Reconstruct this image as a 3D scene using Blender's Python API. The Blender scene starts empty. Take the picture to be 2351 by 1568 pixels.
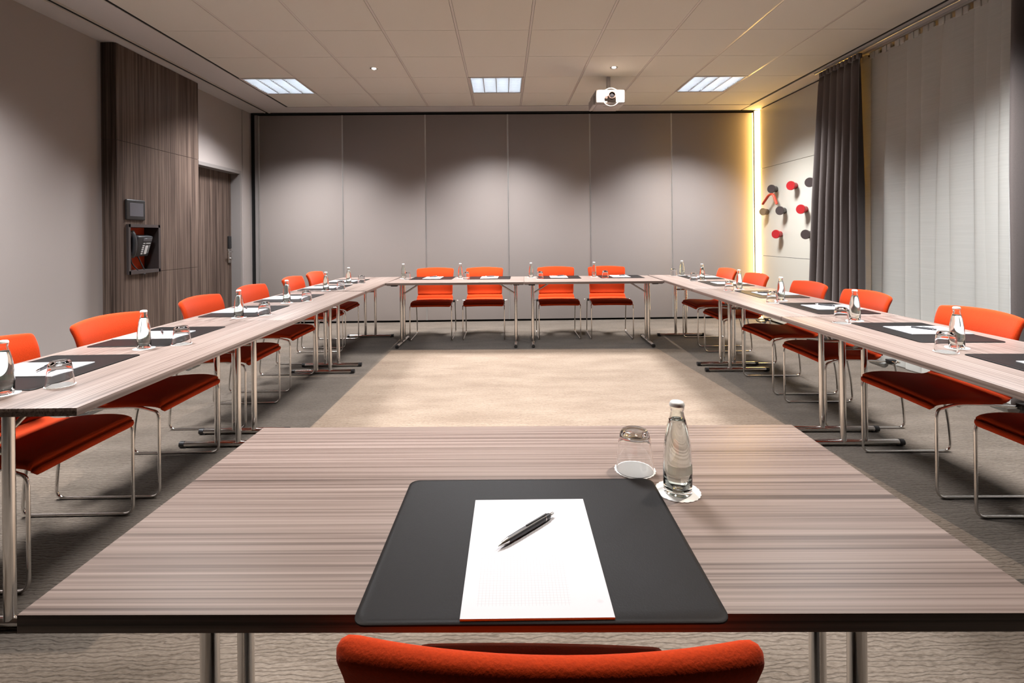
import bpy, bmesh, math, random
from mathutils import Vector, Matrix
random.seed(7)
PI = math.pi
SC = bpy.context.scene
COL = SC.collection

# ------------------------------------------------------------------ camera, world, exposure
cd = bpy.data.cameras.new('camera')
cam = bpy.data.objects.new('camera', cd); COL.objects.link(cam)
cam.location = (0, 0, 1.25)
cam.matrix_world = Matrix.Translation((0, 0, 1.25)) @ Matrix.Rotation(-0.0162, 4, 'Z') @ Matrix.Rotation(PI/2, 4, 'X') @ Matrix.Rotation(-0.010, 4, 'Z')
cd.sensor_width = 36.0
cd.lens = 1140.44/2351*36
cd.shift_y = -(784-539.63)/2351
cd.clip_start = 0.05
SC.camera = cam
w = bpy.data.worlds.new('night'); SC.world = w; w.use_nodes = True
w.node_tree.nodes['Background'].inputs[0].default_value = (0.05, 0.06, 0.08, 1)
w.node_tree.nodes['Background'].inputs[1].default_value = 0.35
SC.view_settings.view_transform = 'Standard'
SC.view_settings.look = 'None'
SC.view_settings.gamma = 1.0
SC.view_settings.use_curve_mapping = False
SC.view_settings.exposure = 0.75
SC.cycles.use_denoising = True
SC.cycles.max_bounces = 14
SC.cycles.diffuse_bounces = 1
SC.cycles.transmission_bounces = 12
SC.cycles.transparent_max_bounces = 24
SC.cycles.caustics_reflective = False
SC.cycles.sample_clamp_indirect = 6
PANEL_W, PANEL_SPREAD, PANEL_COL = 52.0, math.radians(118), (0.985, 0.985, 1.0)
SPOT_W, SPOT_COL = 130.0, (1.0, 0.86, 0.74)
STRIP_COL, STRIP_E = (1.0, 0.60, 0.17), 20.0
TUBE_E, TUBE_COL = 50.0, (0.86, 0.93, 1.0)

# ------------------------------------------------------------------ materials
def new_mat(name):
    m = bpy.data.materials.new(name); m.use_nodes = True
    n = m.node_tree.nodes; b = n['Principled BSDF']
    return m, n, m.node_tree.links, b
def S(b, **k):
    for a, v in k.items():
        a = a.replace('_', ' ')
        if a in b.inputs:
            if isinstance(v, tuple) and len(v) == 3: v = (*v, 1)
            b.inputs[a].default_value = v
def plain(name, c, rough=.5, metal=0.0, spec=.5, noise=0.0, nscale=60.0, bump=0.0, stretch=(1, 1, 1)):
    m, n, l, b = new_mat(name)
    S(b, Base_Color=c, Roughness=rough, Metallic=metal, Specular_IOR_Level=spec)
    if noise or bump:
        tc = n.new('ShaderNodeTexCoord'); mp = n.new('ShaderNodeMapping'); nz = n.new('ShaderNodeTexNoise')
        mp.inputs['Scale'].default_value = stretch
        nz.inputs['Scale'].default_value = nscale; nz.inputs['Detail'].default_value = 4
        l.new(tc.outputs['Object'], mp.inputs[0]); l.new(mp.outputs[0], nz.inputs['Vector'])
        if noise:
            cr = n.new('ShaderNodeValToRGB')
            cr.color_ramp.elements[0].position = .3; cr.color_ramp.elements[1].position = .7
            cr.color_ramp.elements[0].color = (*[x*(1-noise) for x in c], 1)
            cr.color_ramp.elements[1].color = (*[min(1, x*(1+noise)) for x in c], 1)
            l.new(nz.outputs['Fac'], cr.inputs[0]); l.new(cr.outputs[0], b.inputs['Base Color'])
        if bump:
            bp = n.new('ShaderNodeBump'); bp.inputs['Strength'].default_value = bump; bp.inputs['Distance'].default_value = .002
            l.new(nz.outputs['Fac'], bp.inputs['Height']); l.new(bp.outputs[0], b.inputs['Normal'])
    return m
def emit(name, c, s):
    m, n, l, b = new_mat(name)
    S(b, Base_Color=(0, 0, 0), Emission_Color=c, Emission_Strength=s)
    return m
def wood(name, axis, cols, rough=.38, fine=70.0, coat=0.0, along=.9):
    """streaked laminate, grain runs along the given local axis"""
    m, n, l, b = new_mat(name)
    tc = n.new('ShaderNodeTexCoord')
    def nz(fs, al, det, dist, off):
        mp = n.new('ShaderNodeMapping'); t = n.new('ShaderNodeTexNoise')
        s = [fs]*3; s[axis] = al; mp.inputs['Scale'].default_value = s
        mp.inputs['Location'].default_value = (off, off*1.7, off*.6)
        t.inputs['Scale'].default_value = 1.0; t.inputs['Detail'].default_value = det
        t.inputs['Roughness'].default_value = .6; t.inputs['Distortion'].default_value = dist
        l.new(tc.outputs['Object'], mp.inputs[0]); l.new(mp.outputs[0], t.inputs['Vector']); return t
    a = nz(fine, along, 4, .5, 3.1); c = nz(fine*.22, along*.5, 3, .8, 11.0)
    mx = n.new('ShaderNodeMath'); mx.operation = 'MULTIPLY_ADD'; mx.inputs[1].default_value = .76
    m2 = n.new('ShaderNodeMath'); m2.operation = 'MULTIPLY'; m2.inputs[1].default_value = .24
    l.new(c.outputs['Fac'], m2.inputs[0]); l.new(a.outputs['Fac'], mx.inputs[0]); l.new(m2.outputs[0], mx.inputs[2])
    cr = n.new('ShaderNodeValToRGB'); e = cr.color_ramp.elements
    pos = [.34, .44, .52, .66]
    while len(e) < 4: e.new(.5)
    for i in range(4): e[i].position = pos[i]; e[i].color = (*cols[i], 1)
    l.new(mx.outputs[0], cr.inputs[0]); l.new(cr.outputs[0], b.inputs['Base Color'])
    bp = n.new('ShaderNodeBump'); bp.inputs['Strength'].default_value = .12; bp.inputs['Distance'].default_value = .0006
    l.new(a.outputs['Fac'], bp.inputs['Height']); l.new(bp.outputs[0], b.inputs['Normal'])
    S(b, Roughness=rough, Specular_IOR_Level=.25, Coat_Weight=coat)
    return m
def carpet(name, c1, c2, c3):
    m, n, l, b = new_mat(name)
    tc = n.new('ShaderNodeTexCoord'); mp = n.new('ShaderNodeMapping'); mp.inputs['Scale'].default_value = (1.0, 2.6, 1)
    l.new(tc.outputs['Object'], mp.inputs[0])
    big = n.new('ShaderNodeTexNoise'); big.inputs['Scale'].default_value = 2.2; big.inputs['Detail'].default_value = 3
    l.new(mp.outputs[0], big.inputs['Vector'])
    fine = n.new('ShaderNodeTexNoise'); fine.inputs['Scale'].default_value = 55; fine.inputs['Detail'].default_value = 3
    l.new(mp.outputs[0], fine.inputs['Vector'])
    # wavy loop rows
    wv = n.new('ShaderNodeTexWave'); wv.bands_direction = 'Y'; wv.inputs['Scale'].default_value = 7.5
    wv.inputs['Distortion'].default_value = 9.0; wv.inputs['Detail'].default_value = 3.0; wv.inputs['Detail Scale'].default_value = 1.6
    l.new(mp.outputs[0], wv.inputs['Vector'])
    ad = n.new('ShaderNodeMath'); ad.operation = 'MULTIPLY_ADD'; ad.inputs[1].default_value = .45
    m2 = n.new('ShaderNodeMath'); m2.operation = 'MULTIPLY'; m2.inputs[1].default_value = .55
    l.new(fine.outputs['Fac'], m2.inputs[0]); l.new(big.outputs['Fac'], ad.inputs[0]); l.new(m2.outputs[0], ad.inputs[2])
    cr = n.new('ShaderNodeValToRGB'); e = cr.color_ramp.elements; e.new(.5)
    for i, (p, c) in enumerate([(.36, c1), (.5, c2), (.64, c3)]): e[i].position = p; e[i].color = (*c, 1)
    l.new(ad.outputs[0], cr.inputs[0])
    pw = n.new('ShaderNodeMath'); pw.operation = 'POWER'; pw.inputs[1].default_value = 6
    l.new(wv.outputs['Fac'], pw.inputs[0])
    mm = n.new('ShaderNodeMixRGB'); mm.blend_type = 'MULTIPLY'; mm.inputs['Color2'].default_value = (.72, .70, .68, 1)
    l.new(pw.outputs[0], mm.inputs['Fac']); l.new(cr.outputs[0], mm.inputs['Color1']); l.new(mm.outputs[0], b.inputs['Base Color'])
    h = n.new('ShaderNodeMath'); h.operation = 'SUBTRACT'; l.new(fine.outputs['Fac'], h.inputs[0]); l.new(pw.outputs[0], h.inputs[1])
    bp = n.new('ShaderNodeBump'); bp.inputs['Strength'].default_value = .6; bp.inputs['Distance'].default_value = .004
    l.new(h.outputs[0], bp.inputs['Height']); l.new(bp.outputs[0], b.inputs['Normal'])
    S(b, Roughness=.95, Specular_IOR_Level=.15, Sheen_Weight=.2)
    return m
def sheer_mat():
    m, n, l, b = new_mat('sheer fabric')
    out = n['Material Output']; n.remove(b)
    df = n.new('ShaderNodeBsdfDiffuse'); tl = n.new('ShaderNodeBsdfTranslucent'); tr = n.new('ShaderNodeBsdfTransparent')
    df.inputs[0].default_value = (.95, .94, .89, 1); tl.inputs[0].default_value = (.80, .79, .72, 1)
    a = n.new('ShaderNodeMixShader'); a.inputs[0].default_value = .22; l.new(df.outputs[0], a.inputs[1]); l.new(tl.outputs[0], a.inputs[2])
    tc = n.new('ShaderNodeTexCoord'); mp = n.new('ShaderNodeMapping'); mp.inputs['Scale'].default_value = (3, 3, 260)
    nz = n.new('ShaderNodeTexNoise'); nz.inputs['Scale'].default_value = 1; nz.inputs['Detail'].default_value = 2
    l.new(tc.outputs['Object'], mp.inputs[0]); l.new(mp.outputs[0], nz.inputs['Vector'])
    mr = n.new('ShaderNodeMapRange'); mr.inputs['To Min'].default_value = .76; mr.inputs['To Max'].default_value = .60
    l.new(nz.outputs['Fac'], mr.inputs[0])
    x = n.new('ShaderNodeMixShader'); l.new(mr.outputs[0], x.inputs[0]); l.new(tr.outputs[0], x.inputs[1]); l.new(a.outputs[0], x.inputs[2])
    l.new(x.outputs[0], out.inputs[0]); return m
def thin_glass():
    """thin-walled tumbler glass: clear film with fresnel reflection"""
    m, n, l, b = new_mat('tumbler glass')
    S(b, Base_Color=(1, 1, 1), Roughness=.0, Transmission_Weight=1.0, IOR=1.45)
    return m
def grid_paper():
    m, n, l, b = new_mat('squared paper')
    tc = n.new('ShaderNodeTexCoord'); sp = n.new('ShaderNodeSeparateXYZ'); l.new(tc.outputs['Object'], sp.inputs[0])
    def mth(op, a, bb=None, c=None):
        q = n.new('ShaderNodeMath'); q.operation = op
        for i, v in enumerate((a, bb, c)):
            if v is None: continue
            if isinstance(v, (int, float)): q.inputs[i].default_value = v
            else: l.new(v, q.inputs[i])
        return q.outputs[0]
    gx = mth('GREATER_THAN', mth('FRACT', mth('MULTIPLY', sp.outputs[0], 200.0)), .88)
    gy = mth('GREATER_THAN', mth('FRACT', mth('MULTIPLY', sp.outputs[1], 200.0)), .88)
    g = mth('MAXIMUM', gx, gy)
    inx = mth('MULTIPLY', mth('GREATER_THAN', sp.outputs[0], -.082), mth('LESS_THAN', sp.outputs[0], .048))
    iny = mth('MULTIPLY', mth('GREATER_THAN', sp.outputs[1], -.125), mth('LESS_THAN', sp.outputs[1], .115))
    f = mth('MULTIPLY', g, mth('MULTIPLY', inx, iny))
    # small grey stain near one corner
    dx = mth('SUBTRACT', sp.outputs[0], .088); dy = mth('SUBTRACT', sp.outputs[1], -.118)
    d = mth('ADD', mth('MULTIPLY', dx, dx), mth('MULTIPLY', mth('MULTIPLY', dy, dy), 1.5))
    st = mth('MULTIPLY', mth('SUBTRACT', 1.0, mth('MULTIPLY', mth('MINIMUM', d, .00003), 33333.0)), .22)
    mx = n.new('ShaderNodeMixRGB'); mx.inputs['Color1'].default_value = (.62, .62, .655, 1); mx.inputs['Color2'].default_value = (.36, .38, .42, 1)
    l.new(mth('MULTIPLY', f, .42), mx.inputs['Fac'])
    m3 = n.new('ShaderNodeMixRGB'); m3.inputs['Color2'].default_value = (.3, .3, .36, 1)
    l.new(st, m3.inputs['Fac']); l.new(mx.outputs[0], m3.inputs['Color1']); l.new(m3.outputs[0], b.inputs['Base Color'])
    S(b, Roughness=.6, Specular_IOR_Level=.3)
    return m

TW = [(.060, .040, .033), (.150, .110, .094), (.225, .172, .150), (.300, .238, .212)]
M = {}
M['wood'] = wood('table laminate', 0, TW, rough=.45, fine=125, along=.55)
M['clad'] = wood('wall laminate', 2, [(.030, .020, .016), (.070, .047, .038), (.115, .080, .064), (.190, .136, .108)], rough=.45, fine=62)
M['chrome'] = plain('chrome', (.72, .70, .68), .13, 1.0)
M['steel'] = plain('brushed steel', (.60, .58, .56), .3, 1.0)
M['black'] = plain('black plastic', (.018, .017, .018), .42)
M['black2'] = plain('charcoal plastic', (.035, .036, .040), .35)
M['orange'] = plain('orange wool', (.56, .044, .003), .9, 0, .2, .10, 260, .35)
S(M['orange'].node_tree.nodes['Principled BSDF'], Sheen_Weight=.06)
M['leather'] = plain('dark leather', (.010, .009, .009), .50, 0, .1, .08, 400, .10)
M['paper'] = grid_paper()
M['coaster'] = plain('doily paper', (.88, .88, .86), .8)
M['cap'] = plain('white crown cap', (.80, .81, .80), .35)
M['tumbler'] = thin_glass()
m, n, l, b = new_mat('bottle glass'); S(b, Base_Color=(.975, 1.0, .98), Roughness=0.0, Transmission_Weight=1.0, IOR=1.46); M['bglass'] = m
m, n, l, b = new_mat('water'); S(b, Base_Color=(.97, 1.0, .97), Roughness=0.0, Transmission_Weight=1.0, IOR=1.33); M['water'] = m
M['print'] = plain('grey label print', (.20, .22, .22), .6)
M['printg'] = plain('pale green label print', (.52, .60, .48), .5)
for k, al in (('print', .42), ('printg', .5)):
    S(M[k].node_tree.nodes['Principled BSDF'], Alpha=al)
M['ink'] = plain('dark label ink', (.05, .06, .06), .6)
M['ceil'] = plain('ceiling tile', (.65, .615, .55), .9, 0, .2, .02, 200, .06)
M['tee'] = plain('ceiling grid bar', (.60, .54, .49), .35, 0, .5)
M['ceilb'] = plain('ceiling board', (.58, .545, .53), .8)
M['void'] = plain('shadow gap', (.006, .006, .006), .9)
M['wall'] = plain('taupe wall covering', (.410, .362, .342), .75, 0, .25, .03, 300, .08)
M['part'] = plain('partition vinyl', (.370, .322, .300), .42, 0, .35, .03, 420, .05, (1, 1, 3))
M['alu'] = plain('aluminium profile', (.62, .60, .58), .35, .7)
M['post'] = plain('grey post', (.26, .235, .225), .5)
M['cream'] = plain('glossy cream panel', (.66, .63, .55), .16, 0, .5)
M['white'] = plain('white wall', (.72, .70, .66), .7)
M['frame'] = plain('white frame', (.78, .77, .74), .4)
M['carpetA'] = carpet('taupe carpet', (.092, .072, .054), (.132, .105, .082), (.172, .140, .112))
M['carpetB'] = carpet('sand carpet', (.190, .135, .096), (.243, .182, .134), (.298, .230, .174))
M['drape'] = plain('dark drape fabric', (.155, .130, .122), .8, 0, .2, .06, 200, .1)
S(M['drape'].node_tree.nodes['Principled BSDF'], Sheen_Weight=.35, Sheen_Roughness=.4)
M['sheer'] = sheer_mat()
M['tape'] = plain('curtain heading', (.70, .66, .55), .8)
M['glasspane'] = plain('night window pane', (.06, .065, .07), .06, 0, .6)
M['strip'] = emit('warm light strip', STRIP_COL, STRIP_E)
M['strip2'] = emit('amber light strip', (1.0, .50, .10), 14.0)
M['tube'] = emit('fluorescent tube', TUBE_COL, TUBE_E)
M['lampdisc'] = emit('downlight lamp', (1.0, .80, .62), 30)
M['louvre'] = plain('louvre aluminium', (.90, .93, .96), .3, .7)
M['housing'] = plain('white enamel', (.90, .92, .94), .4)
M['projector'] = plain('white projector shell', (.46, .42, .40), .35)
M['lens'] = plain('dark lens', (.01, .01, .012), .05, 0, .8)
M['bronze'] = plain('lens ring', (.16, .12, .11), .25, .8)
M['red'] = plain('red lacquer', (.42, .018, .022), .35)
M['redh'] = plain('orange red hanger', (.62, .055, .022), .45)
M['brown'] = plain('dark brown lacquer', (.060, .046, .044), .35)
M['tan'] = plain('tan wood knob', (.24, .160, .085), .45)
M['nicheframe'] = plain('dark brown frame', (.060, .048, .047), .4)
M['nicheback'] = plain('orange niche lining', (.62, .060, .010), .6)
M['screen'] = plain('grey screen', (.115, .110, .125), .25)
M['keys'] = plain('white keys', (.75, .75, .76), .5)
M['clear'] = plain('frosted clear plastic', (.72, .74, .72), .25)
S(M['clear'].node_tree.nodes['Principled BSDF'], Transmission_Weight=.5)
M['drywhite'] = M['white']

# ------------------------------------------------------------------ mesh helpers
class MB:
    def __init__(s): s.v = []; s.f = []; s.mi = []
    def add(s, vs, fs, mi=0):
        o = len(s.v); s.v += [tuple(v) for v in vs]; s.f += [tuple(i+o for i in f) for f in fs]; s.mi += [mi]*len(fs); return s
    def box(s, x0, x1, y0, y1, z0, z1, mi=0):
        vs = [(x, y, z) for z in (z0, z1) for y in (y0, y1) for x in (x0, x1)]
        return s.add(vs, [(0, 2, 3, 1), (4, 5, 7, 6), (0, 1, 5, 4), (2, 6, 7, 3), (0, 4, 6, 2), (1, 3, 7, 5)], mi)
    def bbox(s, x0, x1, y0, y1, z0, z1, r=.004, seg=3, mi=0):
        """box with rounded edges"""
        bm = bmesh.new(); bmesh.ops.create_cube(bm, size=1)
        for v in bm.verts: v.co = Vector(((x0+x1)/2+v.co.x*(x1-x0), (y0+y1)/2+v.co.y*(y1-y0), (z0+z1)/2+v.co.z*(z1-z0)))
        bmesh.ops.bevel(bm, geom=bm.edges[:], offset=r, segments=seg, affect='EDGES', profile=.5)
        bm.verts.index_update()
        s.add([v.co[:] for v in bm.verts], [[v.index for v in f.verts] for f in bm.faces], mi); bm.free(); return s
    def rings(s, rs, cap=True, mi=0, closed=False):
        n = len(rs[0]); vs = [p for r in rs for p in r]; fs = []
        k = len(rs)
        for i in range(k if closed else k-1):
            a = i*n; b2 = ((i+1) % k)*n
            for j in range(n):
                q = (j+1) % n; fs.append((a+j, a+q, b2+q, b2+j))
        if cap and not closed:
            fs.append(tuple(range(n-1, -1, -1))); fs.append(tuple((k-1)*n+j for j in range(n)))
        return s.add(vs, fs, mi)
    def tube(s, pts, r, n=12, closed=False, mi=0, flat=None):
        pts = [Vector(p) for p in pts]; k = len(pts); rs = []
        up = None
        for i in range(k):
            if closed: t = (pts[(i+1) % k]-pts[i-1]).normalized()
            else: t = (pts[min(i+1, k-1)]-pts[max(i-1, 0)]).normalized()
            if up is None:
                up = Vector((0, 0, 1)) if abs(t.z) < .9 else Vector((1, 0, 0))
            a = t.cross(up).normalized(); up = a.cross(t).normalized()
            rr = r[i] if isinstance(r, (list, tuple)) else r
            rs.append([pts[i]+a*math.cos(2*PI*j/n)*rr+up*math.sin(2*PI*j/n)*rr*(flat or 1) for j in range(n)])
        return s.rings(rs, True, mi, closed)
    def lathe(s, prof, n=32, c=(0, 0, 0), mi=0, close=False):
        """profile of (r, z); r == 0 ends become poles"""
        vs = []; fs = []; idx = []
        for (r, z) in prof:
            if r < 1e-7: idx.append([len(vs)]); vs.append((c[0], c[1], c[2]+z))
            else:
                idx.append(list(range(len(vs), len(vs)+n)))
                vs += [(c[0]+r*math.cos(2*PI*j/n), c[1]+r*math.sin(2*PI*j/n), c[2]+z) for j in range(n)]
        m_ = len(prof)
        for i in range(m_ if close else m_-1):
            a, b2 = idx[i], idx[(i+1) % m_]
            for j in range(n):
                q = (j+1) % n
                if len(a) == 1 and len(b2) == 1: continue
                if len(a) == 1: fs.append((a[0], b2[q], b2[j]))
                elif len(b2) == 1: fs.append((a[j], a[q], b2[0]))
                else: fs.append((a[j], a[q], b2[q], b2[j]))
        return s.add(vs, fs, mi)
    def xf(s, mat, start=0):
        for i in range(start, len(s.v)): s.v[i] = tuple(mat @ Vector(s.v[i]))
        return s
    def build(s, name, mats, parent=None, smooth=None, fixn=True):
        me = bpy.data.meshes.new(name); me.from_pydata(s.v, [], s.f)
        mats = mats if isinstance(mats, (list, tuple)) else [mats]
        for mm in mats: me.materials.append(mm)
        me.polygons.foreach_set('material_index', s.mi)
        if fixn:
            bm = bmesh.new(); bm.from_mesh(me); bmesh.ops.recalc_face_normals(bm, faces=bm.faces[:]); bm.to_mesh(me); bm.free()
        if smooth is not None:
            me.polygons.foreach_set('use_smooth', [True]*len(me.polygons))
            me.set_sharp_from_angle(angle=math.radians(smooth))
        me.update()
        o = bpy.data.objects.new(name, me); COL.objects.link(o)
        if parent: o.parent = parent
        return o
def fillet(pts, r, seg=6):
    """round the inner corners of a polyline"""
    pts = [Vector(p) for p in pts]; out = [pts[0]]
    for i in range(1, len(pts)-1):
        a, b2, c = pts[i-1], pts[i], pts[i+1]
        rr = r[i-1] if isinstance(r, (list, tuple)) else r
        d1 = (a-b2); d2 = (c-b2); k = min(rr, d1.length*.45, d2.length*.45)
        p0 = b2+d1.normalized()*k; p2 = b2+d2.normalized()*k
        for j in range(seg+1):
            t = j/seg; out.append(p0*(1-t)**2+b2*2*t*(1-t)+p2*t*t)
    out.append(pts[-1]); return out
def spline(ps, n):
    """Catmull-Rom through the points, n samples"""
    P = [Vector(p) for p in ps]; P = [P[0]*2-P[1]]+P+[P[-1]*2-P[-2]]; out = []
    k = len(ps)-1
    for i in range(n):
        t = i/(n-1)*k; j = min(int(t), k-1); u = t-j
        a, b2, c, d = P[j], P[j+1], P[j+2], P[j+3]
        out.append(.5*((2*b2)+(c-a)*u+(2*a-5*b2+4*c-d)*u*u+(3*b2-a-3*c+d)*u**3))
    return out
def prop(o, label=None, cat=None, group=None, kind=None):
    if label: o['label'] = label
    if cat: o['category'] = cat
    if group: o['group'] = group
    if kind: o['kind'] = kind
    return o
def thing(name, loc, rz=0, label=None, cat=None, group=None, kind=None):
    o = bpy.data.objects.new(name, None); COL.objects.link(o); o.empty_display_size = .1
    o.location = loc; o.rotation_euler = (0, 0, rz)
    return prop(o, label, cat, group, kind)
def dup(root, loc, rz, label, group=None, skip=()):
    def cp(o, par):
        c = o.copy(); COL.objects.link(c)
        if par: c.parent = par
        for ch in o.children:
            if ch.name.split('.')[0] in skip: continue
            cp(ch, c)
        return c
    r = cp(root, None); r.location = loc; r.rotation_euler = (0, 0, rz); r.scale = (1, 1, 1); r['label'] = label
    if group: r['group'] = group
    return r

# ------------------------------------------------------------------ room shell
H = 3.044
TX0, TT = -2.9677, .6434                   # ceiling grid origin and pitch
XL, XR = -3.65, 3.712
TABLE_Z = .738
# floor: outer carpet ring and inlaid sand field
inl = [(-1.315, 1.75), (1.925, 1.75), (1.655, 5.40), (-1.245, 5.47)]
mb = MB()
ox0, ox1, oy0, oy1 = -4.0, 4.1, -3.05, 7.45
mb.add([(ox0, oy0, 0), (ox1, oy0, 0), (ox1, oy1, 0), (ox0, oy1, 0)]+[(x, y, 0) for x, y in inl], [(0, 1, 5, 4), (1, 2, 6, 5), (2, 3, 7, 6), (3, 0, 4, 7)], 0)
mb.add([(x, y, 0) for x, y in inl], [(0, 1, 2, 3)], 1)
mb.box(ox0, ox1, oy0, oy1, -.1, -.005, 0)
floor = mb.build('floor', [M['carpetA'], M['carpetB']]); prop(floor, kind='structure')

# ceiling
fix_cells = {(i, j) for i in (0, 4, 8) for j in (-3, 2)}
mb = MB(); g1 = .0118
YR0 = 4.3479
def rowy(j): return YR0+TT*j
jmin = -11
for i in range(10):
    for j in range(jmin, 4):
        if (i, j) in fix_cells: continue
        y0 = rowy(j); y1 = rowy(j+1) if j < 3 else 6.893
        mb.box(TX0+TT*i+g1, TX0+TT*(i+1)-g1, y0+.002, y1-.002, H, H+.006, 0)
        mb.box(TX0+TT*i-.012, TX0+TT*(i+1)+.012, y0, y1+.01, H+.007, H+.012, 2)
ceil_y0 = rowy(jmin)
mb.box(ox0, ox1, oy0, oy1, 3.30, 3.36, 2)
yb = 6.905
mb.box(XL-.05, -3.412, oy0, yb+.30, H-.002, H+.03, 1); mb.box(-3.372, -2.988, oy0, yb+.30, H-.002, H+.03, 1)
mb.box(-3.412, -3.372, oy0, yb+.30, H+.004, H+.03, 2); mb.box(-3.0, -2.96, oy0, yb, H+.004, H+.03, 2); mb.box(3.460, 3.49, oy0, yb, H+.004, H+.03, 2)
mb.box(-2.988, 3.475, yb, yb+.30, H-.002, H+.03, 1)
mb.box(3.496, 3.50, oy0, yb+.30, H-.002, H+.03, 1)
mb.box(3.50, 3.76, 5.2, yb+.30, H-.002, H+.03, 1)
mb.box(3.475, 3.99, oy0, 5.2, H+.06, H+.08, 1)
mb.box(3.67, 3.99, oy0, 5.2, H-.002, H+.03, 1)
mb.box(-2.988, 3.475, oy0, ceil_y0, H, H+.03, 1)
ceiling = mb.build('ceiling', [M['ceil'], M['ceilb'], M['void']]); prop(ceiling, kind='structure')
mb = MB()
for i in range(1, 10):
    x = TX0+TT*i; mb.box(x-.0092, x+.0095, ceil_y0, 6.893, H+.001, H+.004)
for j in range(jmin+1, 4):
    mb.box(TX0+.002, 3.466, rowy(j)-.0015, rowy(j)+.0015, H+.004, H+.0065)
mb.build('ceiling_grid', M['tee'], ceiling)
mb = MB()
for x in (-3.345, -3.36): mb.box(x-.004, x+.004, oy0, 7.2, H-.008, H-.002)
mb.box(-3.43, -3.414, oy0, 7.2, H-.006, H-.002)
prop(mb.build('trim_1', M['tee']), kind='structure')

# partition wall at the back
wb = thing('wall_back', (0, 7.22, 0), kind='structure')
mb = MB().box(ox0, ox1, .045, .20, -.05, 3.36); mb.build('partition_core', M['void'], wb)
seams = [-3.519]+[-2.3229+1.1957*k for k in range(5)]+[3.655]
for a, b_ in zip(seams[:-1], seams[1:]):
    MB().bbox(a+.006, b_-.006, 0, .04, .028, 3.006, .003, 2).build('partition_panel', M['part'], wb, 40)
for k, s_ in enumerate(seams):
    mb = MB().box(s_-.0095, s_-.0015, -.003, .03, .028, 3.006).box(s_+.0015, s_+.0095, -.003, .03, .028, 3.006)
    mb.build('edge_profile', M['alu'], wb)
MB().box(-3.575, -3.532, -.012, .04, 0, 3.01).build('side_post', M['post'], wb)
mb = MB().box(-3.6, 3.66, -.02, .04, 3.03, 3.042); mb.build('head_track', M['void'], wb)

# left wall with the door opening
DY0, DY1, DZ = 5.82, 6.935, 2.145
mb = MB()
mb.box(XL-.25, XL, oy0, DY0, 0, 3.1); mb.box(XL-.25, XL, DY0, DY1, DZ, 3.1); mb.box(XL-.25, XL, DY1, 7.26, 0, 3.1)
prop(mb.build('wall_left', M['wall']), kind='structure')
prop(MB().box(XL, XL+.012, 7.0, 7.19, 0, 3.04).build('trim_2', M['wall']), kind='structure')
door = thing('door_1', (XL, 6.4, 0), kind='structure')
ll = MB().bbox(-.160, -.120, DY0-6.4+.005, DY1-6.4-.004, .006, DZ-.006, .002, 1)
leaf = ll.build('door_leaf', M['clad'], door, 40)
mb = MB()
mb.box(-.118, .010, DY1-6.4-.012, DY1-6.4, 0, DZ-.012); mb.box(-.118, .010, DY0-6.4, DY1-6.4, DZ-.012, DZ)
mb.box(0, .010, DY1-6.4, DY1-6.4+.03, 0, DZ+.03); mb.box(0, .010, DY0-6.4, DY1-6.4, DZ, DZ+.03)
mb.build('door_frame', M['post'], door)
hl = thing('door_lock', (-.118, .455, 0)); hl.parent = door
MB().bbox(0, .016, -.028, .028, .91, 1.10, .004).build('escutcheon', M['steel'], hl, 40)
MB().bbox(0, .030, -.026, .026, 1.105, 1.275, .006).build('card_reader', M['black'], hl, 40)
mb = MB().tube(fillet([(.01, 0, 1.06), (.06, 0, 1.06), (.06, -.12, 1.06)], .02), .009); mb.build('lever', M['chrome'], hl, 50)
mb = MB().lathe([(0, .0), (.017, 0), (.017, .03), (0, .03)], 20); mb.xf(Matrix.Translation((.012, 0, .965)) @ Matrix.Rotation(PI/2, 4, 'Y')); mb.build('thumb_turn', M['chrome'], hl, 40)

# wood cladding box on the left wall, with a niche for the phone
CX, CY0, CY1, CYM = -3.515, 4.575, 5.79, 5.125
NY0, NY1, NZ0, NZ1 = 4.685, 5.105, .925, 1.378
clad = thing('trim_3', (XL, CY0, 0), kind='structure')
mb = MB(); dx = CX-XL
def yb_(y): return y-CY0
# dark core
for (y0, y1, z0, z1) in [(CY0, NY0, 0, 3.04), (NY1, CY1, 0, 3.04), (NY0, NY1, 0, NZ0), (NY0, NY1, NZ1, 3.04)]:
    mb.box(.0, dx-.02, yb_(y0)+.002, yb_(y1)-.002, z0, z1)
mb.build('cladding_core', M['nicheframe'], clad)
mb = MB(); gp = .0018
def pan(y0, y1, z0, z1): mb.box(dx-.021, dx, yb_(y0), yb_(y1), z0, z1)
pan(CY0, CYM-gp, 2.155+gp, 3.036); pan(CYM+gp, CY1, 2.155+gp, 3.036)
pan(CYM+gp, CY1, .92+gp, 2.155-gp); pan(CYM+gp, CY1, .0, .92-gp)
pan(CY0, NY0, 0, 2.155-gp); pan(NY1, CYM-gp, 0, 2.155-gp); pan(NY0, NY1, 0, NZ0); pan(NY0, NY1, NZ1, 2.155-gp)
mb.box(0, dx-.0215, -.002, .018, 0, 2.155-gp); mb.box(0, dx-.0215, -.002, .018, 2.155+gp, 3.036)
mb.build('cladding_panel', M['clad'], clad)

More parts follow.
